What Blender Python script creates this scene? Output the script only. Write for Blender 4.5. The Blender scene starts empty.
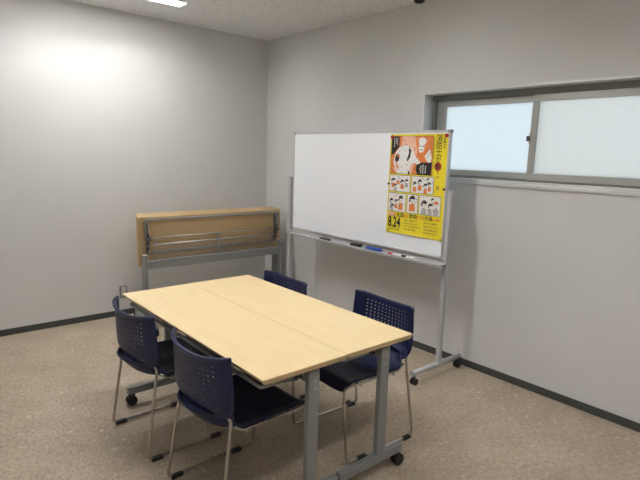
import bpy, bmesh, math, random
from mathutils import Vector, Matrix
PI = math.pi
sc = bpy.context.scene
COL = sc.collection
random.seed(7)

# ------------------------------------------------------------------ camera
cam_d = bpy.data.cameras.new('camera'); cam = bpy.data.objects.new('camera', cam_d); COL.objects.link(cam)
yaw, pitch, roll = .71336, -.16485, .03106
fw = Vector((math.sin(yaw)*math.cos(pitch), math.cos(yaw)*math.cos(pitch), math.sin(pitch)))
rt = Vector((math.cos(yaw), -math.sin(yaw), 0)); up = rt.cross(fw)
r2 = rt*math.cos(roll)+up*math.sin(roll); u2 = -rt*math.sin(roll)+up*math.cos(roll)
M = Matrix((r2, u2, -fw)).transposed().to_4x4(); M.translation = Vector((-3.3145, -4.7793, 1.5673))
cam.matrix_world = M
cam_d.sensor_width = 36; cam_d.lens = 513.94/640*36; cam_d.clip_start = .02
sc.camera = cam
# ------------------------------------------------------------------ world, exposure
vs = sc.view_settings
vs.view_transform = 'Standard'; vs.look = 'None'; vs.gamma = 1; vs.use_curve_mapping = False
vs.exposure = 1.79
w = bpy.data.worlds.new('sky'); sc.world = w; w.use_nodes = True
bg = w.node_tree.nodes['Background']; bg.inputs[0].default_value = (.87, .95, 1, 1); bg.inputs[1].default_value = .45
H = 2.751
LAMP_POWER = 17.0
X0, Y0 = -4.0, -6.4          # far ends of the room
ROWS = (-.587, -2.49, -4.39)
COLS = (-1.88,)

# ------------------------------------------------------------------ materials
def mat(name, col, rough=.5, metal=0, **k):
    m = bpy.data.materials.new(name); m.use_nodes = True
    b = m.node_tree.nodes['Principled BSDF']
    b.inputs['Base Color'].default_value = (*col, 1); b.inputs['Roughness'].default_value = rough
    b.inputs['Metallic'].default_value = metal
    for kk, v in k.items(): b.inputs[kk].default_value = v
    return m
def nt(m): return m.node_tree.nodes, m.node_tree.links, m.node_tree.nodes['Principled BSDF']
def noise_mat(name, stops, scale, rough=.6, stretch=(1,1,1), detail=4, bump=0, bscale=None, **k):
    m = mat(name, (1,1,1), rough, **k); N, L, b = nt(m)
    tc = N.new('ShaderNodeTexCoord'); mp = N.new('ShaderNodeMapping'); mp.inputs['Scale'].default_value = stretch
    no = N.new('ShaderNodeTexNoise'); no.inputs['Scale'].default_value = scale; no.inputs['Detail'].default_value = detail
    cr = N.new('ShaderNodeValToRGB')
    L.new(tc.outputs['Object'], mp.inputs[0]); L.new(mp.outputs[0], no.inputs['Vector']); L.new(no.outputs[0], cr.inputs[0])
    e = cr.color_ramp.elements
    e[0].position, e[0].color = stops[0][0], (*stops[0][1], 1); e[1].position, e[1].color = stops[-1][0], (*stops[-1][1], 1)
    for p, c in stops[1:-1]:
        q = e.new(p); q.color = (*c, 1)
    L.new(cr.outputs[0], b.inputs['Base Color'])
    if bump:
        n2 = N.new('ShaderNodeTexNoise'); n2.inputs['Scale'].default_value = bscale or scale; n2.inputs['Detail'].default_value = 2
        L.new(tc.outputs['Object'], n2.inputs['Vector'])
        bp = N.new('ShaderNodeBump'); bp.inputs['Strength'].default_value = bump; bp.inputs['Distance'].default_value = .002
        L.new(n2.outputs[0], bp.inputs['Height']); L.new(bp.outputs[0], b.inputs['Normal'])
    return m
m_wall = noise_mat('wall_vinyl', [(.3, (.682,.68,.668)), (.7, (.705,.703,.691))], 3, .75, bump=.25, bscale=260)
m_ceil = noise_mat('rock_wool_ceiling', [(.34, (.45,.45,.45)), (.42, (.84,.845,.85)), (.7, (.90,.905,.91))], 95, .9, detail=3, bump=.4)
m_base = mat('dark_vinyl_baseboard', (.060,.066,.062), .55)
def floor_material():
    m = mat('vinyl_floor', (1,1,1), .62); N, L, b = nt(m)
    tc = N.new('ShaderNodeTexCoord')
    def noise(scale, det, st=(1,1,1)):
        mp = N.new('ShaderNodeMapping'); mp.inputs['Scale'].default_value = st
        n = N.new('ShaderNodeTexNoise'); n.inputs['Scale'].default_value = scale; n.inputs['Detail'].default_value = det
        L.new(tc.outputs['Object'], mp.inputs[0]); L.new(mp.outputs[0], n.inputs['Vector']); return n.outputs[0]
    def ramp(src, stops):
        cr = N.new('ShaderNodeValToRGB'); e = cr.color_ramp.elements
        e[0].position, e[0].color = stops[0][0], (*stops[0][1],1); e[1].position, e[1].color = stops[-1][0], (*stops[-1][1],1)
        for p, c in stops[1:-1]: e.new(p).color = (*c,1)
        L.new(src, cr.inputs[0]); return cr.outputs[0]
    def mix(t, f, a, c):
        x = N.new('ShaderNodeMix'); x.data_type = 'RGBA'; x.blend_type = t
        if isinstance(f, float): x.inputs[0].default_value = f
        else: L.new(f, x.inputs[0])
        for s, v in ((x.inputs[6], a), (x.inputs[7], c)):
            if isinstance(v, tuple): s.default_value = (*v,1)
            else: L.new(v, s)
        return x.outputs[2]
    base = ramp(noise(4, 5), [(.3, (.405,.328,.240)), (.7, (.490,.405,.308))])
    grain = ramp(noise(70, 4, (1,.55,1)), [(.30, (.74,.73,.71)), (.5, (1,1,1)), (.66, (1.12,1.12,1.12))])
    c = mix('MULTIPLY', 1.0, base, grain)
    fleck = ramp(noise(22, 4), [(.60, (0,0,0)), (.70, (.75,.75,.75))])
    c = mix('MIX', fleck, c, (.60,.52,.43))
    vo = N.new('ShaderNodeTexVoronoi'); vo.inputs['Scale'].default_value = 5.5; L.new(tc.outputs['Object'], vo.inputs['Vector'])
    sp = ramp(vo.outputs['Distance'], [(.04, (1,1,1)), (.07, (0,0,0))])
    c = mix('MIX', sp, c, (.70,.62,.52))
    L.new(c, b.inputs['Base Color']); return m
m_floor = floor_material()
def wood_material(name, a, c, axis):
    st = (1.2, 14, 14) if axis == 'x' else (14, 1.2, 14)
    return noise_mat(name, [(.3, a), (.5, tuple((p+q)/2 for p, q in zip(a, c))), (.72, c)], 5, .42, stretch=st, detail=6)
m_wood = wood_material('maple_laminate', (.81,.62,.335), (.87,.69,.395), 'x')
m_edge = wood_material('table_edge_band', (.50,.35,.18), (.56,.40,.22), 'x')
m_steel = mat('grey_painted_steel', (.30,.315,.32), .42, .35)
m_steel_d = mat('dark_grey_bracket', (.09,.095,.10), .5, .3)
m_wire = mat('silver_wire', (.50,.51,.52), .35, .7)
m_chrome = mat('satin_chrome', (.55,.53,.50), .22, .95)
m_black = mat('black_rubber', (.012,.012,.013), .55)
m_bolt = mat('zinc_bolt', (.55,.56,.57), .35, .8)
m_blue = mat('navy_plastic', (.009,.015,.072), .40)
m_blue_seat = mat('navy_seat_plastic', (.008,.013,.055), .55)
m_white = mat('whiteboard_enamel', (.91,.94,.985), .22)
m_alu = mat('aluminium', (.62,.63,.64), .38, .5)
m_post = mat('light_grey_paint', (.52,.53,.54), .42, .2)
m_plast = mat('grey_plastic', (.40,.41,.42), .5)
m_sash = mat('bronze_grey_aluminium', (.47,.47,.44), .40, .4)
m_trim = mat('silver_window_trim', (.72,.73,.72), .35, .4)
m_frame = mat('window_frame_aluminium', (.22,.22,.20), .42, .4)
m_yel = mat('poster_yellow', (.90,.74,.03), .45)
m_ora = mat('print_orange', (.76,.23,.06), .5)
m_sal = mat('print_salmon', (.86,.50,.36), .5)
m_pw = mat('print_white', (.82,.82,.80), .5)
m_pk = mat('print_black', (.012,.012,.014), .5)
m_pg = mat('print_grey', (.45,.45,.45), .5)
m_red = mat('red_magnet', (.42,.015,.02), .35)
m_ymag = mat('yellow_magnet', (.72,.58,.03), .4)
m_pblue = mat('blue_plastic', (.015,.08,.42), .4)
m_mark = mat('white_marker_barrel', (.78,.78,.78), .35)
m_rcap = mat('red_cap', (.6,.02,.03), .35)
m_ivory = mat('ivory_plastic', (.75,.73,.68), .4)
m_refl = mat('white_reflector', (.8,.8,.8), .4)
def emis(name, col, s):
    m = bpy.data.materials.new(name); m.use_nodes = True; N = m.node_tree.nodes; N.clear()
    e = N.new('ShaderNodeEmission'); e.inputs[0].default_value = (*col,1); e.inputs[1].default_value = s
    o = N.new('ShaderNodeOutputMaterial'); m.node_tree.links.new(e.outputs[0], o.inputs[0]); return m
m_lamp = emis('fluorescent_tube_light', (1.0,.99,.98), LAMP_POWER)
def frosted(name, tint, wires):
    m = bpy.data.materials.new(name); m.use_nodes = True; N = m.node_tree.nodes; L = m.node_tree.links; N.clear()
    o = N.new('ShaderNodeOutputMaterial'); t = N.new('ShaderNodeBsdfTranslucent'); g = N.new('ShaderNodeBsdfGlossy'); g.inputs['Roughness'].default_value = .35
    mx = N.new('ShaderNodeMixShader'); mx.inputs[0].default_value = .06
    L.new(t.outputs[0], mx.inputs[1]); L.new(g.outputs[0], mx.inputs[2]); L.new(mx.outputs[0], o.inputs[0])
    tc = N.new('ShaderNodeTexCoord'); sep = N.new('ShaderNodeSeparateXYZ'); L.new(tc.outputs['Object'], sep.inputs[0])
    # diagonal diamond wires cast into the glass
    def mth(op, a, b=None):
        n = N.new('ShaderNodeMath'); n.operation = op
        for i, v in enumerate((a, b)):
            if v is None: continue
            if isinstance(v, (int, float)): n.inputs[i].default_value = v
            else: L.new(v, n.inputs[i])
        return n.outputs[0]
    k = 1/.022
    masks = []
    for s in (1, -1):
        q = mth('ADD', mth('MULTIPLY', sep.outputs[1], k), mth('MULTIPLY', sep.outputs[2], s*k*.9))
        masks.append(mth('LESS_THAN', mth('PINGPONG', q, .5), .05))
    wm = mth('MAXIMUM', masks[0], masks[1])
    no = N.new('ShaderNodeTexNoise'); no.inputs['Scale'].default_value = 180; L.new(tc.outputs['Object'], no.inputs['Vector'])
    cr = N.new('ShaderNodeValToRGB'); e = cr.color_ramp.elements
    e[0].position = .3; e[0].color = (*[c*.93 for c in tint],1); e[1].position = .7; e[1].color = (*tint,1); L.new(no.outputs[0], cr.inputs[0])
    mix = N.new('ShaderNodeMix'); mix.data_type = 'RGBA'; L.new(mth('MULTIPLY', wm, wires), mix.inputs[0]); L.new(cr.outputs[0], mix.inputs[6]); mix.inputs[7].default_value = (.25,.27,.28,1)
    L.new(mix.outputs[2], t.inputs[0]); return m
m_glassL = frosted('frosted_wired_glass', (.82,.85,.86), .3)
m_glassR = frosted('frosted_wired_glass_double', (.80,.80,.78), .4)

# ------------------------------------------------------------------ mesh helpers
class MB:
    def __init__(s): s.bm = bmesh.new(); s.mats = []; s.cur = 0
    def m(s, material):
        if material not in s.mats: s.mats.append(material)
        s.cur = s.mats.index(material); return s
    def _mark(s, faces, smooth=False):
        for f in faces: f.material_index = s.cur; f.smooth = smooth
    def box(s, c, d, bev=0, rot=None):
        g = bmesh.ops.create_cube(s.bm, size=1); vs_ = g['verts']
        for v in vs_: v.co = Vector((v.co.x*d[0], v.co.y*d[1], v.co.z*d[2]))
        faces = list({f for v in vs_ for f in v.link_faces})
        if bev > 0:
            ed = list({e for f in faces for e in f.edges})
            r = bmesh.ops.bevel(s.bm, geom=ed, offset=bev, segments=2, affect='EDGES', profile=.5)
            vs_ = list({v for f in r['faces'] for v in f.verts} | {v for v in vs_ if v.is_valid})
            faces = list({f for v in vs_ for f in v.link_faces})
        if rot: bmesh.ops.transform(s.bm, matrix=rot, verts=vs_)
        bmesh.ops.translate(s.bm, vec=Vector(c), verts=vs_)
        s._mark(faces); return s
    def bb(s, a, b, bev=0):
        return s.box([(p+q)/2 for p, q in zip(a, b)], [abs(q-p) for p, q in zip(a, b)], bev)
    def cyl(s, a, b, r, r1=None, seg=20, cap=True):
        a = Vector(a); b = Vector(b); d = (b-a); l = d.length
        q = Vector((0,0,1)).rotation_difference(d.normalized()).to_matrix().to_4x4(); q.translation = (a+b)/2
        g = bmesh.ops.create_cone(s.bm, cap_ends=cap, segments=seg, radius1=r, radius2=r if r1 is None else r1, depth=l, matrix=q)
        fs = {f for v in g['verts'] for f in v.link_faces}
        for f in fs: f.material_index = s.cur; f.smooth = len(f.verts) == 4
        return s
    def sph(s, c, r, sc_=(1,1,1), seg=12):
        g = bmesh.ops.create_uvsphere(s.bm, u_segments=seg, v_segments=max(6, seg//2+2), radius=r)
        for v in g['verts']: v.co = Vector((v.co.x*sc_[0], v.co.y*sc_[1], v.co.z*sc_[2])) + Vector(c)
        s._mark({f for v in g['verts'] for f in v.link_faces}, True); return s
    def tube(s, pts, r, seg=10, fil=0, closed=False, flat=1):
        P_ = fillet([Vector(p) for p in pts], fil) if fil else [Vector(p) for p in pts]
        n = len(P_); rings = []; nrm = None
        for i, p in enumerate(P_):
            t = (P_[min(i+1, n-1)]-P_[max(i-1, 0)]).normalized()
            if nrm is None:
                nrm = Vector((0,0,1)) if abs(t.z) < .9 else Vector((0,1,0))
            nrm = (nrm - t*nrm.dot(t)).normalized(); bi = t.cross(nrm)
            rings.append([s.bm.verts.new(p + nrm*r*math.cos(2*PI*k/seg) + bi*r*flat*math.sin(2*PI*k/seg)) for k in range(seg)])
        fs = []
        for i in range(n-1):
            for k in range(seg):
                fs.append(s.bm.faces.new((rings[i][k], rings[i+1][k], rings[i+1][(k+1)%seg], rings[i][(k+1)%seg])))
        s._mark(fs, True)
        c1 = s.bm.faces.new(rings[0]); c2 = s.bm.faces.new(list(reversed(rings[-1]))); s._mark([c1, c2]); return s
    def prism(s, poly, z0, z1):
        lo = [s.bm.verts.new((x, y, z0)) for x, y in poly]; hi = [s.bm.verts.new((x, y, z1)) for x, y in poly]
        n = len(poly); fs = [s.bm.faces.new(list(reversed(lo))), s.bm.faces.new(hi)]
        for i in range(n): fs.append(s.bm.faces.new((lo[i], lo[(i+1)%n], hi[(i+1)%n], hi[i])))
        s._mark(fs); return s
    def xf(s, f):
        for v in s.bm.verts: v.co = Vector(f(v.co))
        return s
    def build(s, name, parent=None, loc=None):
        bmesh.ops.recalc_face_normals(s.bm, faces=s.bm.faces)
        me = bpy.data.meshes.new(name); s.bm.to_mesh(me); s.bm.free()
        for m_ in s.mats: me.materials.append(m_)
        o = bpy.data.objects.new(name, me); COL.objects.link(o)
        if parent: o.parent = parent
        if loc: o.location = loc
        return o
def fillet(pts, r, n=6):
    out = [pts[0]]
    for i in range(1, len(pts)-1):
        p, a, b = pts[i], pts[i-1], pts[i+1]
        da = (a-p); db = (b-p); ang = da.angle(db); 
        if ang > PI-.05: out.append(p); continue
        d = min(r/math.tan(ang/2), da.length*.48, db.length*.48)
        p0 = p+da.normalized()*d; p1 = p+db.normalized()*d
        for k in range(n+1):
            t = k/n; out.append((1-t)**2*p0+2*t*(1-t)*p+t*t*p1)
    out.append(pts[-1]); return out
def thing(name, label, cat, loc=(0,0,0), rz=0, group=None):
    o = bpy.data.objects.new(name, None); COL.objects.link(o); o.empty_display_size = .1
    o.location = loc; o.rotation_euler = (0,0,rz); return tag(o, label, cat, group)
def tag(o, label, cat, group=None):
    o['label'] = label; o['category'] = cat
    if group: o['group'] = group
    return o
def struct(o): o['kind'] = 'structure'; return o
def copy_tree(o, parent=None):
    c = o.copy(); COL.objects.link(c); c.parent = parent
    for ch in list(o.children): copy_tree(ch, c)
    return c

# ================================================================== the setting
T = .16
struct(MB().m(m_floor).bb((X0-T, Y0-T, -.1), (T, T, 0)).build('floor'))
mb = MB().m(m_ceil)
LW, LL = .071, .62           # half width, half length of a lamp opening
ys = sorted([Y0-T, T] + [v for y in ROWS for v in (y-LW, y+LW)])
xs = sorted([X0-T, T] + [v for x in COLS for v in (x-LL, x+LL)])
for i in range(len(xs)-1):
    for j in range(len(ys)-1):
        cx, cy = (xs[i]+xs[i+1])/2, (ys[j]+ys[j+1])/2
        if any(abs(cx-a) < .01 for a in COLS) and any(abs(cy-b) < .01 for b in ROWS): continue
        mb.bb((xs[i], ys[j], H), (xs[i+1], ys[j+1], H+.10))
struct(mb.build('ceiling'))
struct(MB().m(m_wall).bb((X0-T, 0, 0), (T, T, H)).build('wall_back'))
struct(MB().m(m_wall).bb((X0-T, Y0, 0), (X0, 0, H)).build('wall_left'))
struct(MB().m(m_wall).bb((X0-T, Y0-T, 0), (T, Y0, H)).build('wall_front'))
# window opening in the right wall
WY0, WY1, WZ0, WZ1 = -3.885, -2.152, 1.405, 2.056
mb = MB().m(m_wall)
mb.bb((0, Y0, 0), (T, 0, WZ0)); mb.bb((0, Y0, WZ1), (T, 0, H))
mb.bb((0, WY1, WZ0), (T, 0, WZ1)); mb.bb((0, Y0, WZ0), (T, WY0, WZ1))
struct(mb.build('wall_right'))
bh, bt = .0545, .007
struct(MB().m(m_base).bb((X0, -bt, 0), (0, 0, bh), .002).build('baseboard_back'))
struct(MB().m(m_base).bb((-bt, Y0, 0), (0, -bt, bh), .002).build('baseboard_right'))
struct(MB().m(m_base).bb((X0, Y0, 0), (X0+bt, -bt, bh), .002).build('baseboard_left'))
struct(MB().m(m_base).bb((X0+bt, Y0, 0), (-bt, Y0+bt, bh), .002).build('baseboard_front'))

# window: outer trim, frame, two sliding sashes
win = struct(bpy.data.objects.new('window_1', None)); COL.objects.link(win); win.location = (0, (WY0+WY1)/2, WZ0)
def wmb(mb, name, parent=None):
    o = mb.build(name, parent or win)
    off = Vector((0, (WY0+WY1)/2, WZ0))
    for v in o.data.vertices: v.co -= off
    return o
tw = .013
mb = MB().m(m_trim)
mb.bb((-.008, WY0-tw, WZ1-.004), (.10, WY1+tw, WZ1+tw), .002)
mb.bb((-.008, WY1-.004, WZ0), (.10, WY1+tw, WZ1), .002)
mb.bb((-.008, WY0-tw, WZ0), (.10, WY0+.004, WZ1), .002)
wmb(mb, 'trim')
mb = MB().m(m_trim)                                  # stepped sill
mb.bb((-.014, WY0-tw, WZ0-.020), (.10, WY1+tw, WZ0+.006), .003)
mb.bb((-.006, WY0, WZ0+.006), (.10, WY1, WZ0+.020), .002)
wmb(mb, 'sill')
mb = MB().m(m_frame)                                  # fixed frame with tracks
fx0, fx1 = .100, .160
for y0, y1, z0, z1 in ((WY0, WY1, WZ1-.042, WZ1-.004), (WY0, WY1, WZ0+.006, WZ0+.030), (WY1-.030, WY1-.004, WZ0+.03, WZ1-.03), (WY0+.004, WY0+.030, WZ0+.03, WZ1-.03)):
    mb.bb((fx0, y0, z0), (fx1, y1, z1), .002)
mb.bb((.1275, WY0+.03, WZ1-.05), (.1305, WY1-.03, WZ1-.03)); mb.bb((.1275, WY0+.03, WZ0+.03), (.1305, WY1-.03, WZ0+.037))
wmb(mb, 'frame')
def sash(xa, xb, y0, y1, glass, name_parts, stile=.042, lock=False, st2=None):
    st2 = st2 or stile
    z0, z1 = WZ0+.033, WZ1-.045
    mb = MB().m(m_sash)
    mb.bb((xa, y0, z1-.046), (xb, y1, z1), .002); mb.bb((xa, y0, z0), (xb, y1, z0+.045), .002)
    mb.bb((xa, y0, z0+.045), (xb, y0+stile, z1-.046), .002); mb.bb((xa, y1-st2, z0+.045), (xb, y1, z1-.046), .002)
    s_ = wmb(mb, 'sash')
    xm = (xa+xb)/2
    wmb(MB().m(glass).bb((xm-.002, y0+stile, z0+.045), (xm+.002, y1-st2, z1-.046)), 'pane', s_)
    if lock:
        wmb(MB().m(m_sash).bb((xa-.010, y1-.012, 1.68), (xa, y1-.0, 1.76), .003).m(m_steel_d).bb((xa-.02, y1-.008, 1.70), (xa-.009, y1+.014, 1.735), .003), 'lock', s_)
ymid = -3.005
sash(.104, .127, WY0+.03, ymid+.018, m_glassR, '', .046, True)
sash(.131, .155, ymid-.022, WY1-.03, m_glassL, '', .04, False, .085)

# ================================================================== ceiling lights
def make_light():
    root = thing('ceiling_light', '', 'light', (0,0,H))
    D = .085
    mb = MB().m(m_refl)
    t = .004
    mb.bb((-LL, -LW, .0), (-LL+t, LW, D)).bb((LL-t, -LW, .0), (LL, LW, D))
    mb.bb((-LL+t, -LW, .0), (LL-t, -LW+t, D)).bb((-LL+t, LW-t, .0), (LL-t, LW, D)).bb((-LL+t, -LW+t, D-t), (LL-t, LW-t, D))
    mb.build('housing', root)
    mb = MB().m(m_lamp)
    mb.bb((-LL+.012, -LW+.010, D-.030), (LL-.012, LW-.010, D-t-.001), .006)
    mb.build('diffuser', root)
    return root
light0 = make_light()
k = 0
LABEL = {(0,0): 'long white recessed ceiling light at top edge near the back wall'}
for i, x in enumerate(COLS):
    for j, y in enumerate(ROWS):
        o = light0 if k == 0 else copy_tree(light0)
        o.location = (x, y, H); k += 1
        o['label'] = LABEL.get((i, j), 'long recessed ceiling light outside the picture, %s' % ('', 'above the meeting table', 'behind the camera')[j])
        o['group'] = 'recessed ceiling lights'

# dark fitting where the ceiling meets the window wall
t = thing('ceiling_sensor', 'small dark round fitting on the ceiling beside the window wall, at top edge', 'sensor', (-.045, -2.075, H))
MB().m(m_steel_d).cyl((0,0,-.006), (0,0,0), .042, seg=28).build('mounting_plate', t)
MB().m(m_black).cyl((0,0,-.014), (0,0,-.006), .030, .040, seg=28).sph((0,0,-.014), .030, (1,1,.15)).build('dome', t)

# wall outlet
t = thing('wall_outlet', 'small metal wall outlet with white socket low on the back wall', 'outlet', (-1.625, 0, .225))
MB().m(m_steel).bb((-.036, -.005, -.058), (.036, 0, .058), .002).build('cover_plate', t)
MB().m(m_ivory).bb((-.019, -.012, -.038), (.019, -.005, .048), .003).build('socket', t)

# ================================================================== flip-top tables
TL, TD, TT = 1.498, .4452, .022
ZT = .7076
def flip_table(label, loc, rz, stowed, group):
    root = thing('flip_top_table', label, 'table', loc, rz, group)
    if not stowed: f = lambda p: (p[0], p[1], ZT+p[2])
    else:          f = lambda p: (p[0], .073+p[2], .777-p[1])
    hx, hy = TL/2, TD/2
    mb = MB().m(m_wood).bb((-hx, -hy, -.004), (hx, hy, 0))
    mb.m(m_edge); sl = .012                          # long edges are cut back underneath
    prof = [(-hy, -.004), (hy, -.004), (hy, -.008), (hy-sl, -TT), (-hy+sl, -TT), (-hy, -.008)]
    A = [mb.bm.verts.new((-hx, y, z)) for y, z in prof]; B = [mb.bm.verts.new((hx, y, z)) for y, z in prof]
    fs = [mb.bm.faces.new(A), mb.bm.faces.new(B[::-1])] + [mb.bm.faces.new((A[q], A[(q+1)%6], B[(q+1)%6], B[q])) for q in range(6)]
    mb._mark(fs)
    top = mb.xf(f).build('tabletop', root)
    # frame of steel channel under the top, open side held by the end brackets
    mb = MB().m(m_steel)
    ex = hx-.055; zz = -TT-.034
    ya, yb = -hy+.030, .10
    mb.tube([(-ex, ya+.16, zz), (-ex, ya, zz), (ex, ya, zz), (ex, ya+.16, zz)], .009, 10, .012)
    for q in (-ex, -.25, .25, ex):
        mb.cyl((q, ya+.014, zz+.006), (q, ya+.014, -TT+.001), .006, seg=10)
    mb.bb((-ex, yb-.008, -TT-.018), (ex, yb+.008, -TT), .002)
    mb.xf(f).build('under_frame', root)
    for s in (-1, 1):                                # pivot brackets next to the uprights
        mb = MB().m(m_steel_d)
        bx = s*(hx-.074)
        mb.bb((bx-.007, -.175, -TT-.022), (bx+.007, .10, -TT), .002)
        mb.bb((bx-.004, -.07, -.080), (bx+.004, .06, -TT-.02), .001)
        mb.cyl((s*(hx-.100), -.02, -.064), (s*(hx-.05), -.02, -.064), .011)
        mb.m(m_wire).cyl((bx-.010, -.165, -TT-.03), (bx+.010, -.165, -TT-.03), .007, seg=12).cyl((bx-.012, .035, -TT-.045), (bx+.012, .035, -TT-.045), .008, seg=12)
        mb.tube([(bx, -.165, -TT-.03), (bx, -.09, -TT-.045), (bx, -.02, -.064)], .004, 8)
        mb.xf(f).build('pivot_bracket', root)
    # wire shelf below the top
    mb = MB().m(m_wire)
    wx = .615; w0, w1 = -.035, .155; wz = -.070
    mb.tube([(-wx, w0, -TT-.006), (-wx, w0, wz), (-wx, w1, wz), (-wx, w1, -TT-.006)], .0035, 8, .015)
    mb.tube([(wx, w0, -TT-.006), (wx, w0, wz), (wx, w1, wz), (wx, w1, -TT-.006)], .0035, 8, .015)
    mb.tube([(-wx, w0, wz), (wx, w0, wz)], .0045, 8)
    mb.tube([(-wx-.02, w0+.062, wz), (wx+.02, w0+.062, wz)], .008, 10)
    for q in (.092, .112, .132, .152, .172, .19): mb.tube([(-wx, w0+q, wz), (wx, w0+q, wz)], .0025, 6)
    mb.m(m_steel).bb((-.012, w0, wz-.008), (.012, w1, wz-.003)).bb((-.012, w0-.002, wz-.008), (.012, w0+.004, -TT))
    mb.xf(f).build('wire_shelf', root)
    # crossbeam
    ux = hx-.032; ly = -.008 if stowed else .053
    cz0, cz1 = (.545, .618) if stowed else (.612, .672)
    MB().m(m_steel).bb((-ux+.0155, ly-.022, cz0), (ux-.0155, ly+.006, cz1), .003).build('crossbeam', root)
    for s in (-1, 1):
        lg = MB().m(m_steel).bb((s*ux-.015, ly-.029, .112), (s*ux+.015, ly+.029, .672), .004).build('leg', root)
        for z in (.625, .59):
            MB().m(m_bolt).cyl((s*(ux+.015), ly, z), (s*(ux+.019), ly, z), .0065, seg=12).build('bolt', lg)
        ft = MB().m(m_steel).bb((s*ux-.0155, -.222, .072), (s*ux+.0155, .214, .118), .004).build('foot', root)
        for q in (-1, 1):
            cx, cy = s*ux, q*.185
            cs = MB().m(m_black).cyl((cx, cy, .048), (cx, cy, .074), .012, seg=12).bb((cx-.016, cy-.010, .026), (cx+.016, cy+.010, .052), .004).build('caster', ft)
            MB().m(m_black).cyl((cx-.020, cy+q*.012, .031), (cx-.005, cy+q*.012, .031), .031, seg=24).cyl((cx+.005, cy+q*.012, .031), (cx+.020, cy+q*.012, .031), .031, seg=24).build('wheel', cs)
    return root
RZT = -1.5748
flip_table('pale maple flip-top table half on the left, beside the two nearer chairs', (-2.0325, -2.5015, 0), RZT, False, 'flip-top tables pushed together')
flip_table('pale maple flip-top table half on the right, nearer the whiteboard', (-1.5850, -2.4998, 0), RZT, False, 'flip-top tables pushed together')
for i, (dx, y) in enumerate(((0, -.535), (.036, -.435), (.072, -.335))):
    flip_table(['folded flip-top table in front of the nested row by the back wall', 'folded flip-top table in the middle of the nested row', 'folded flip-top table at the rear of the nested row, closest to the back wall'][i],
               (-.908+dx, y, 0), 0, True, 'folded tables nested against the back wall')

# ================================================================== chairs
def perf(S, nu, nv, hole, rad):
    """grid surface S(a,b), a,b in 0..1, with round holes in the chosen cells"""
    bm = bmesh.new(); V = {}
    def vert(i, j):
        if (i, j) not in V: V[i, j] = bm.verts.new(S(i/(2*nu), j/(2*nv)))
        return V[i, j]
    for i in range(nu):
        for j in range(nv):
            a, b = 2*i, 2*j
            ring = [vert(a,b), vert(a+1,b), vert(a+2,b), vert(a+2,b+1), vert(a+2,b+2), vert(a+1,b+2), vert(a,b+2), vert(a,b+1)]
            if hole(i, j):
                inn = []
                for k in range(8):
                    an = -3*PI/4 + k*PI/4
                    inn.append(bm.verts.new(S((a+1+2*rad*math.cos(an))/(2*nu), (b+1+2*rad*math.sin(an))/(2*nv))))
                for k in range(8): bm.faces.new((ring[k], ring[(k+1)%8], inn[(k+1)%8], inn[k]))
            else:
                c = vert(a+1, b+1)
                for k in range(0, 8, 2): bm.faces.new((ring[k], ring[k+1], c, ring[k-1]))
    return bm
def solid(bm, th, material, name, parent, extra=None):
    for f in bm.faces: f.smooth = True
    bmesh.ops.recalc_face_normals(bm, faces=bm.faces)
    bmesh.ops.solidify(bm, geom=list(bm.faces), thickness=th)
    mb = MB(); mb.bm.free(); mb.bm = bm; mb.m(material)
    for f in bm.faces: f.material_index = 0; f.smooth = True
    if extra: extra(mb)
    o = mb.build(name, parent); o.data.set_sharp_from_angle(angle=math.radians(42)); return o
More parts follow.
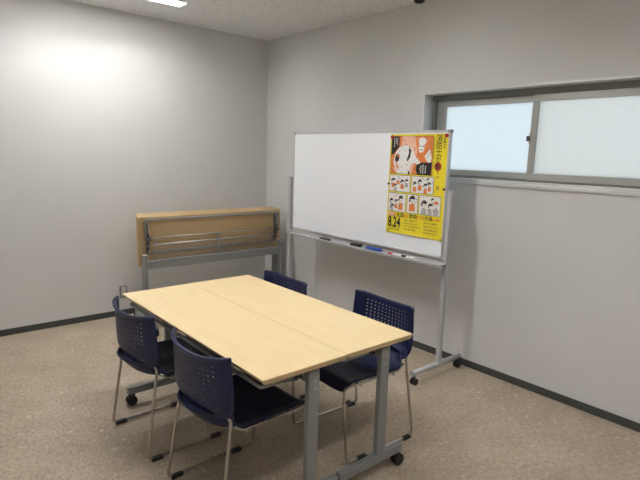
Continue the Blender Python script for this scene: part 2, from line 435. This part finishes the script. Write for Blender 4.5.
def make_chair():
    root = thing('stacking_chair', '', 'chair')
    ZB0, ZB1 = .490, .757
    def back(a, b):                                  # a across, b up
        u = 2*a-1
        hw = .230+.008*math.sin(PI*min(b*1.1, 1))
        cr = .05                                     # rounded lower corners
        y = u*hw*(1 - .10*max(0, (.22-b)/.22)**2)
        zlow = ZB0 - .012*abs(u)**3 - .004*(1-abs(u)**2.2)
        z = zlow + (ZB1 - .024*(1-abs(u)**2.2) - .004*abs(u)**8 - zlow)*b
        bulge = .050*(abs(u)**2.3)
        x = -.268 + bulge - .010*(b-.2) + .022*max(0, (.16-b)/.16)**2
        if abs(u) > .86: x += (abs(u)-.86)*.12
        return (x, y, z)
    bm = perf(back, 17, 12, lambda i, j: 2 <= i <= 14 and 2 <= j <= 10, .22)
    def rim(mb):
        mb.tube([Vector(back(0, b/10))+Vector((-.003,0,0)) for b in range(11)], .0075, 8)
        mb.tube([Vector(back(1, b/10))+Vector((-.003,0,0)) for b in range(11)], .0075, 8)
        mb.tube([Vector(back(a/24, 1))+Vector((-.004,0,0)) for a in range(25)], .009, 8)
        mb.tube([Vector(back(a/24, 0))+Vector((-.003,0,.002)) for a in range(25)], .007, 8)
        for a in (0, 1):
            mb.sph(Vector(back(a, 1))+Vector((-.004,0,0)), .0092); mb.sph(Vector(back(a, 0))+Vector((-.003,0,.002)), .0077)
    solid(bm, .005, m_blue, 'backrest', root, rim)
    def seat(a, b):                                  # a across, b from rear to front
        u = 2*a-1
        xr = -.288 + .088*abs(u)**2.6
        x = xr + (.255-xr)*b
        y = u*(.222 - .045*max(0, (.18-b)/.18)**2 - .006*b)
        z = .425 - .012*(1-abs(u)**2)*math.sin(PI*min(1, b*1.1)) + .014*abs(u)**6
        z += .066*max(0, (.13-b)/.13)**1.7
        if b > .86: z -= .040*((b-.86)/.14)**2; x -= .006*((b-.86)/.14)
        return (x, y, z)
    bm = perf(seat, 17, 18, lambda i, j: 3 <= i <= 13 and 4 <= j <= 14, .17)
    def srim(mb):
        mb.tube([Vector(seat(a/24, 0)) for a in range(25)], .006, 8)
        for a in (0, 1): mb.tube([Vector(seat(a, b/20))+Vector((0,0,-.003)) for b in range(21)], .005, 8)
    solid(bm, .006, m_blue_seat, 'seat', root, srim)
    for s in (-1, 1):
        mb = MB().m(m_chrome)
        yf, yt = s*.236, s*.215
        mb.tube([(-.204, s*.213, .496), (-.196, s*.216, .470), (-.262, yf, .012), (.232, yf, .012), (.256, s*.221, .419), (-.140, s*.216, .420), (-.182, s*.207, .446)], .0072, 12, .035)
        mb.build('side_frame', root)
        for x0 in (-.243, .095):
            fp = MB().m(m_black)
            fp.bb((x0, yf-.012, .0), (x0+.060, yf+.012, .020), .004)
            fp.build('floor_glide', root)
        MB().m(m_steel_d).bb((.212, s*.226-.008, .330), (.232, s*.226+.008, .352), .003).cyl((.222, s*.220, .341), (.26, s*.224, .341), .006, seg=8).build('stacking_buffer', root)
    mb = MB().m(m_chrome)
    mb.cyl((.13, -.216, .402), (.13, .216, .402), .006, seg=12).cyl((-.11, -.216, .402), (-.11, .216, .402), .006, seg=12)
    mb.build('seat_crossbar', root)
    return root
chairs = [(-2.135, -2.192, 0.03, 'navy perforated chair at the far left of the table, its leg nearest the back wall'),
          (-2.105, -2.858, 0.03, 'navy perforated chair at the near left of the table, its back closest to the camera'),
          (-1.370, -2.847, PI-.05, 'navy perforated chair at the near right of the table, in front of the whiteboard leg'),
          (-1.530, -2.120, PI-.02, 'navy perforated chair at the far right, only its backrest top showing above the table')]
ch0 = make_chair()
for i, (x, y, rz, lb) in enumerate(chairs):
    o = ch0 if i == 0 else copy_tree(ch0)
    o.location = (x, y, 0); o.rotation_euler = (0, 0, rz); o['label'] = lb; o['group'] = 'stacking chairs around the table'

# ================================================================== whiteboard on its stand
BX, BY0, BY1, BZ0, BZ1 = -.31, -2.645, -.905, .862, 1.760
wb = thing('rolling_whiteboard', 'wide white board on a grey wheeled stand beside the window wall', 'whiteboard', (BX, (BY0+BY1)/2, 0))
off = Vector((BX, (BY0+BY1)/2, 0))
def wbm(mb, name, parent=None):
    o = mb.build(name, parent or wb)
    for v in o.data.vertices: v.co -= off
    return o
wbm(MB().m(m_white).bb((BX-.010, BY0+.010, BZ0+.010), (BX+.010, BY1-.010, BZ1-.010)), 'writing_surface')
mb = MB().m(m_alu)
fw_ = .016
mb.bb((BX-.014, BY0, BZ1-fw_), (BX+.014, BY1, BZ1), .003).bb((BX-.014, BY0, BZ0), (BX+.014, BY1, BZ0+fw_), .003)
mb.bb((BX-.014, BY0, BZ0+fw_), (BX+.014, BY0+fw_, BZ1-fw_), .003).bb((BX-.014, BY1-fw_, BZ0+fw_), (BX+.014, BY1, BZ1-fw_), .003)
wbm(mb, 'board_frame')
for y in (BY0, BY1):
    for z in (BZ0, BZ1):
        s1 = 1 if y == BY0 else -1; s2 = 1 if z == BZ0 else -1
        wbm(MB().m(m_plast).bb((BX-.016, y-s1*.003, z-s2*.003), (BX+.016, y+s1*.022, z+s2*.022), .003), 'corner_cap')
PY = (-2.669, -.858)
for i, y in enumerate(PY):
    p = wbm(MB().m(m_post).bb((BX-.017, y-.017, .095), (BX+.017, y+.017, 1.345), .004), 'post')
    wbm(MB().m(m_plast).bb((BX-.019, y-.019, 1.343), (BX+.019, y+.019, 1.352), .003), 'post_cap', p)
    s = 1 if i == 0 else -1
    wbm(MB().m(m_plast).cyl((BX, y-s*.030, 1.31), (BX, y+s*.030, 1.31), .009, seg=16), 'pivot_bolt', p)
    f_ = wbm(MB().m(m_post).tube([(BX-.290, y, .085), (BX+.260, y, .085)], .0205, 16), 'foot_bar')
    for q in (-1, 1):
        wbm(MB().m(m_plast).cyl((BX-.015+q*.272, y, .085), (BX-.015+q*.280, y, .085), .0218, seg=20), 'end_cap', f_)
        cx = BX-.015+q*.255
        c = wbm(MB().m(m_black).cyl((cx, y, .046), (cx, y, .068), .009, seg=12).bb((cx-.012, y-.012, .022), (cx+.012, y+.012, .048), .004), 'caster', f_)
        wbm(MB().m(m_black).cyl((cx, y-.019, .024), (cx, y-.005, .024), .024, seg=24).cyl((cx, y+.005, .024), (cx, y+.019, .024), .024, seg=24), 'wheel', c)
wbm(MB().m(m_post).bb((BX-.010, PY[0]+.017, .800), (BX+.010, PY[1]-.017, .830), .003), 'crossbar')
mb = MB().m(m_alu)
ty0, ty1 = -2.690, -.893
mb.bb((BX-.078, ty0, .822), (BX-.019, ty1, .826)).bb((BX-.080, ty0, .815), (BX-.076, ty1, .834), .001).bb((BX-.026, ty0, .812), (BX-.019, ty1, .846), .001)
tray = wbm(mb, 'pen_tray')
for y, s in ((ty0, -1), (ty1, 1)):
    wbm(MB().m(m_plast).bb((BX-.082, y-.006, .811), (BX-.019, y+.006, .838), .003), 'tray_end_cap', tray)
    wbm(MB().m(m_black).cyl((BX-.050, y+s*.006, .824), (BX-.050, y+s*.009, .824), .007, seg=14), 'tray_knob', tray)
TZ = .826
TX = BX-.052
# things on the tray
def marker(label, y0, y1, body, cap, tx=TX, capfirst=True):
    d = 1 if y1 > y0 else -1
    t = thing('whiteboard_marker', label, 'marker', (tx, (y0+y1)/2, TZ), 0, 'markers on the pen tray')
    h = abs(y1-y0)/2; r = .0085
    MB().m(body).cyl((0, -h+.045, r), (0, h, r), r, seg=16).cyl((0, h, r), (0, h+.003, r), r*.8, seg=16).build('barrel', t)
    MB().m(cap).cyl((0, -h, r), (0, -h+.045, r), r*1.04, seg=16).build('cap', t)
    if d > 0: t.rotation_euler = (0,0,PI)
    return t
marker('black marker alone at the left end of the pen tray', -1.50, -1.365, m_pk, m_steel_d)
marker('white marker with a red cap on the pen tray', -2.305, -2.180, m_mark, m_rcap)
marker('white marker with a black cap, rightmost on the pen tray', -2.435, -2.312, m_mark, m_pk)
for nm, lb, y0, y1, body in (('board_eraser', 'small grey and black board eraser, second item from the tray left end', -1.875, -1.770, m_pk),
                             ('board_eraser', 'blue board eraser in the middle of the pen tray', -2.095, -1.950, m_pblue)):
    t = thing(nm, lb, 'eraser', (TX, (y0+y1)/2, TZ), 0, 'erasers on the pen tray')
    h = (y1-y0)/2
    MB().m(body).bb((-.022, -h, .008), (.022, h, .028), .005).build('grip', t)
    MB().m(m_pg if body is m_pk else m_pblue).bb((-.023, -h+.002, 0), (.023, h-.002, .009), .001).build('felt_pad', t)

# ================================================================== poster
PX = BX-.0115
pyL, pyR, pzT, pzB = -2.108, -2.632, 1.734, .990
PWI, PHE = abs(pyR-pyL), pzT-pzB
post = thing('event_poster', 'yellow comic-style event poster with 8.24 printed, held by magnets on the whiteboard', 'poster', (PX, (pyL+pyR)/2, (pzT+pzB)/2))
pc = Vector(post.location)
def surf(a, b, k=0):
    """a: 0 left..1 right, b: 0 top..1 bottom, k: ink layer"""
    lift = .004*math.sin(PI*a)*max(0, (b-.15)) + .012*math.exp(-((a-.52)/.22)**2)*max(0, (b-.88)/.12)**2
    edge = .006*math.sin(PI*a)**2*max(0, (b-.9)/.1)
    return Vector((PX-.0012-lift-k*.0005, pyL+(pyR-pyL)*a, pzT-PHE*b+edge)) - pc
class Ink:
    """flat print on the poster: polygons in (a,b) coordinates, same scale on both axes in metres via X(), Y()"""
    def __init__(s, material, k): s.bm = bmesh.new(); s.mat = material; s.k = k; s.art = False
    def poly(s, pts):
        if s.art: pts = fitted(pts)
        if len(pts) > 2: s.bm.faces.new([s.bm.verts.new(surf(x, y, s.k)) for x, y in pts])
        return s
    def rect(s, x0, y0, x1, y1):
        n = 8
        return s.poly([(x0+(x1-x0)*i/n, y0) for i in range(n+1)] + [(x1, y0+(y1-y0)*i/n) for i in range(1, n+1)] + [(x1+(x0-x1)*i/n, y1) for i in range(1, n+1)] + [(x0, y1+(y0-y1)*i/n) for i in range(1, n)])
    def ell(s, cx, cy, rx, ry=None, rot=0, n=18, a0=0, a1=2*PI):
        ry = rx if ry is None else ry; pts = []
        full = a1-a0 > 6.2
        for i in range(n if full else n+1):
            t = a0+(a1-a0)*i/n; x = rx*math.cos(t); y = ry*math.sin(t)
            x, y = x*math.cos(rot)-y*math.sin(rot), x*math.sin(rot)+y*math.cos(rot)
            pts.append((cx+x, cy+y*PWI/PHE))
        return s.poly(pts)
    def text(s, body, x, y, size, w=1.0, bold=0.0, center=False):
        c = bpy.data.curves.new('lettering', 'FONT'); c.body = body; c.size = size; c.offset = bold*size; c.resolution_u = 2
        if center: c.align_x = 'CENTER'
        o = bpy.data.objects.new('lettering', c); COL.objects.link(o)
        dg = bpy.context.evaluated_depsgraph_get(); me = bpy.data.meshes.new_from_object(o.evaluated_get(dg))
        b2 = bmesh.new(); b2.from_mesh(me)
        for v in b2.verts: v.co = surf(x+v.co.x*w/PWI, y-v.co.y/PHE, s.k)
        me2 = bpy.data.meshes.new('tmp'); b2.to_mesh(me2); b2.free(); s.bm.from_mesh(me2)
        bpy.data.objects.remove(o); bpy.data.curves.remove(c); bpy.data.meshes.remove(me); bpy.data.meshes.remove(me2); return s
    def build(s, name):
        for f in s.bm.faces: f.material_index = 0
        me = bpy.data.meshes.new(name); s.bm.to_mesh(me); s.bm.free(); me.materials.append(s.mat)
        o = bpy.data.objects.new(name, me); COL.objects.link(o); o.parent = post; return o
bm = bmesh.new(); n1, n2 = 60, 60
g = [[[bm.verts.new(surf(i/n1, j/n2, q)) for j in range(n2+1)] for i in range(n1+1)] for q in (0, -.5)]
for i in range(n1):
    for j in range(n2):
        for q in (0, 1):
            f = bm.faces.new((g[q][i][j], g[q][i+1][j], g[q][i+1][j+1], g[q][i][j+1])); f.smooth = True
for i in range(n1):
    for j in (0, n2): bm.faces.new((g[0][i][j], g[0][i+1][j], g[1][i+1][j], g[1][i][j]))
for j in range(n2):
    for i in (0, n1): bm.faces.new((g[0][i][j], g[0][i][j+1], g[1][i][j+1], g[1][i][j]))
bmesh.ops.recalc_face_normals(bm, faces=bm.faces)
for e in bm.edges: e.smooth = not any(len(f.verts) == 4 and not f.smooth for f in e.link_faces)
me = bpy.data.meshes.new('paper_sheet'); bm.to_mesh(me); bm.free(); me.materials.append(m_yel)
o = bpy.data.objects.new('paper_sheet', me); COL.objects.link(o); o.parent = post
# panels
OLD = [(.055,.045,.745,.425), (.055,.450,.340,.590), (.385,.450,.745,.590), (.045,.620,.350,.765), (.375,.620,.520,.765), (.550,.620,.860,.765)]
panels = [(.028,.020,.762,.388), (.024,.407,.405,.568), (.435,.407,.808,.568), (.020,.588,.345,.772), (.375,.588,.563,.772), (.590,.588,.945,.772)]
def fit(x, y):
    if y < .4375: k = 0
    elif y < .605: k = 1 if x < .3625 else 2
    else: k = 3 if x < .3625 else (4 if x < .535 else 5)
    return k
def fitted(pts):
    cx = sum(p[0] for p in pts)/len(pts); cy = sum(p[1] for p in pts)/len(pts)
    a, b = OLD[fit(cx, cy)], panels[fit(cx, cy)]
    q = [(b[0]+(x-a[0])/(a[2]-a[0])*(b[2]-b[0]), b[1]+(y-a[1])/(a[3]-a[1])*(b[3]-b[1])) for x, y in pts]
    q = [(min(max(x, b[0]), b[2]), min(max(y, b[1]), b[3])) for x, y in q]
    out = []
    for p in q:
        if not out or (abs(p[0]-out[-1][0])+abs(p[1]-out[-1][1])) > 1e-5: out.append(p)
    return out
K = Ink(m_pk, 1)
for x0, y0, x1, y1 in panels: K.rect(x0-.006, y0-.004, x1+.006, y1+.004)
K.build('panel_borders')
W = Ink(m_pw, 2)
for p in panels: W.rect(*p)
W.build('panel_paper')
O = Ink(m_ora, 3); S = Ink(m_sal, 3); W4 = Ink(m_pw, 4); B4 = Ink(m_pk, 4.6); G = Ink(m_pg, 4.3); O5 = Ink(m_ora, 5.0); W6 = Ink(m_pw, 5.6)
for q_ in (O, S, W4, B4, G, O5, W6): q_.art = True
# big panel: orange ground, salmon band, a bent figure in white, a helmeted firefighter
O.rect(.055,.045,.745,.425)
S.k = 3.4
S.poly([(.24,.045),(.45,.045),(.50,.20),(.42,.425),(.30,.425),(.20,.30)])
W4.poly([(.10,.30),(.14,.20),(.22,.145),(.33,.135),(.42,.17),(.46,.235),(.52,.275),(.56,.30),(.54,.335),(.46,.31),(.40,.33),(.38,.425),(.18,.425),(.11,.38)])
W4.ell(.575,.095,.062,.055)
W4.poly([(.52,.125),(.62,.135),(.60,.20),(.54,.21),(.515,.17)])
W4.poly([(.62,.24),(.70,.17),(.735,.25),(.72,.31),(.66,.29)])
B4.poly([(.055,.048),(.19,.048),(.19,.15),(.12,.21),(.07,.235),(.058,.235)])
B4.ell(.165,.265,.036,.062, .2)
B4.poly([(.36,.145),(.40,.19),(.385,.255),(.345,.30),(.33,.285),(.36,.22)])
B4.poly([(.50,.33),(.58,.305),(.745,.30),(.735,.425),(.52,.425),(.49,.38)])
B4.poly([(.36,.425),(.375,.385),(.40,.425)])
O5.ell(.185,.245,.030,.016, .5); O5.poly([(.54,.22),(.60,.25),(.66,.215),(.63,.19),(.58,.21)])
for i in range(9):
    O5.poly([(.07+.012*i,.30+.016*(i%5)),(.085+.012*i,.295+.016*(i%5)),(.12+.012*i,.36+.012*(i%4)),(.112+.012*i,.364+.012*(i%4))])
for x0, y0, ln in ((.095,.062,.085),(.125,.062,.06),(.150,.062,.075)):
    for q in range(int(ln/.014)): W6.rect(x0, y0+q*.016, x0+.014, y0+q*.016+.010)
for x0, y0, ln in ((.565,.335,.07),(.600,.325,.085),(.640,.335,.075)):
    for q in range(int(ln/.014)): W6.rect(x0, y0+q*.016, x0+.017, y0+q*.016+.010)
for a in range(5): B4.poly([(.525+.02*a,.137+.006*(a%2)),(.533+.02*a,.137),(.530+.02*a,.155),(.524+.02*a,.153)])
B4.poly([(.535,.172),(.59,.180),(.588,.186),(.535,.178)])
# small panels: little groups of people in orange overalls
rnd = random.Random(3)
for q in range(70):
    x = rnd.uniform(.065,.72); y = rnd.uniform(.055,.40); d = rnd.uniform(-.02, .02); l = rnd.uniform(.012, .035)
    if (q % 3 == 0) and .14 < x < .5 and y < .33: continue
    (B4, W4, B4, O5)[q%4].poly([(x,y),(x+l,y+d),(x+l,y+d+.005),(x,y+.005)])
def person(x, y, s, top, hair):
    (O if top else G).poly([(x-s*1.2,y+s*2.4),(x-s*1.0,y+s*.9),(x,y+s*.55),(x+s*1.0,y+s*.9),(x+s*1.25,y+s*2.4)])
    W4.ell(x, y, s, s*1.15)
    if hair == 1: B4.ell(x, y-s*.25, s*1.12, s*1.1, 0, 14, PI, 2*PI); B4.ell(x-s*.95, y+.0, s*.3, s*.5)
    if hair == 2: O5.ell(x, y-s*.25, s*1.12, s*1.1, 0, 14, PI, 2*PI)
    for q in (-.35, .35): B4.ell(x+q*s, y+s*.15, s*.10, s*.16, 0, 6)
    B4.poly([(x-s*.3,y+s*.55),(x+s*.3,y+s*.55),(x+s*.2,y+s*.62),(x-s*.2,y+s*.62)])
O.k = 3.0
for args in [(.11,.500,.024,1,1),(.175,.480,.020,1,0),(.235,.510,.023,1,1),(.295,.500,.020,0,1),(.14,.545,.018,0,1),
             (.44,.520,.025,1,1),(.525,.500,.028,1,1),(.62,.530,.025,1,1),(.685,.515,.022,1,1),(.655,.475,.018,0,1),
             (.10,.690,.026,0,1),(.185,.690,.022,1,1),(.265,.670,.034,1,1),(.12,.730,.020,0,1),
             (.445,.665,.036,1,1),
             (.625,.690,.036,0,1),(.715,.700,.026,0,1),(.800,.685,.032,0,2),(.745,.650,.018,0,1)]: person(*args)
for x0, y0, x1, y1 in panels[1:]:
    for q in range(26):
        x = rnd.uniform(x0+.01, x1-.03); y = rnd.uniform(y0+.006, y1-.02); d = rnd.uniform(-.012, .012)
        (G, B4, O5)[q%3].poly([(x,y),(x+.018,y+d),(x+.017,y+d+.005),(x-.001,y+.005)])
# red disc behind one character of the title
O2 = Ink(mat('print_red', (.62,.10,.03), .5), 3); O2.ell(.862,.303,.060,.060)
O2.build('title_disc')
for o_, nm in ((O,'orange_print'),(S,'salmon_print'),(W4,'white_print'),(G,'grey_print'),(B4,'black_print'),(O5,'orange_detail'),(W6,'caption_text')): o_.build(nm)
# lettering
Tt = Ink(m_pk, 5)
for c_, y, sz in (('消',.042,.056), ('防',.108,.056), ('士',.172,.056), ('が',.236,.050), ('集',.303,.050), ('う',.362,.034), ('っ',.398,.034)):
    Tt.text(c_, .862, y+.37*sz/PHE, sz, .98, .004, True)
for i, c_ in enumerate('全国から'): Tt.text(c_, .948, .055+.026*i, .018, 1, .02, True)
for i, c_ in enumerate('日頃の訓練の成果を競いあう救助の大会'): Tt.text(c_, .786, .045+.0200*i, .0105, 1, .02, True)
Tt.text('8.24', .030, .935, .112, .66, .022)
Tt.text('全国', .185, .823, .038, 1, .010); Tt.text('救助', .425, .823, .038, 1, .010); Tt.text('大会', .695, .823, .038, 1, .010)
Tt.build('black_lettering')
To = Ink(mat('print_orange_red', (.80,.24,.03), .5), 4)
To.rect(.03,.787,.170,.825)
To.text('消防', .315, .822, .030, .95, .01); To.text('技術', .565, .822, .033, 1, .01); To.text('入場無料', .835, .818, .018, 1, .02)
To.build('orange_lettering')
Tw = Ink(m_pw, 5); Tw.text('第48回', .035, .816, .022, .9, .02); Tw.build('white_lettering')
Ts = Ink(mat('print_small_type', (.22,.17,.05), .5), 5)
for i, r_ in enumerate(['会場にて開催します', '開会式 午前九時より', 'どなたでも見学できます', '雨天の場合も実施']):
    Ts.text(r_, .335, .858+.031*i, .0145, 1, .012)
for i, r_ in enumerate(['会場への交通案内', '駐車場はありません', '主催 全国消防協会', '後援 総務省消防庁']):
    Ts.text(r_, .690, .858+.033*i, .0145, 1, .012)
Ts.text('土曜日 午前九時 開会', .03, .966, .013, 1, .02)
Ts.text('救', .880, .520, .034, .9, .005, True)
Ts.build('small_print')

# magnets
def magnet(label, y, z, r, m_, name='round_magnet', grp=None):
    t = MB().m(m_).cyl((0,0,0), (-.006,0,0), r, seg=24).cyl((-.006,0,0), (-.0085,0,0), r*.96, r*.72, seg=24).build(name)
    t.location = (BX-.0145, y, z); return tag(t, label, 'magnet', grp)
magnet('red round magnet at the poster top left corner', -2.126, 1.714, .014, m_red, grp='magnets holding the poster')
magnet('red round magnet at the poster top right corner', -2.618, 1.722, .014, m_red, grp='magnets holding the poster')
magnet('small black magnet on the poster left edge', -2.112, 1.363, .008, m_pk, grp='magnets holding the poster')
magnet('small black magnet on the poster right edge', -2.625, 1.354, .008, m_pk, grp='magnets holding the poster')
magnet('yellow round magnet at the poster bottom left corner', -2.126, 1.004, .013, m_ymag, grp='magnets holding the poster')
magnet('yellow round magnet at the poster bottom right corner', -2.622, .999, .013, m_ymag, grp='magnets holding the poster')
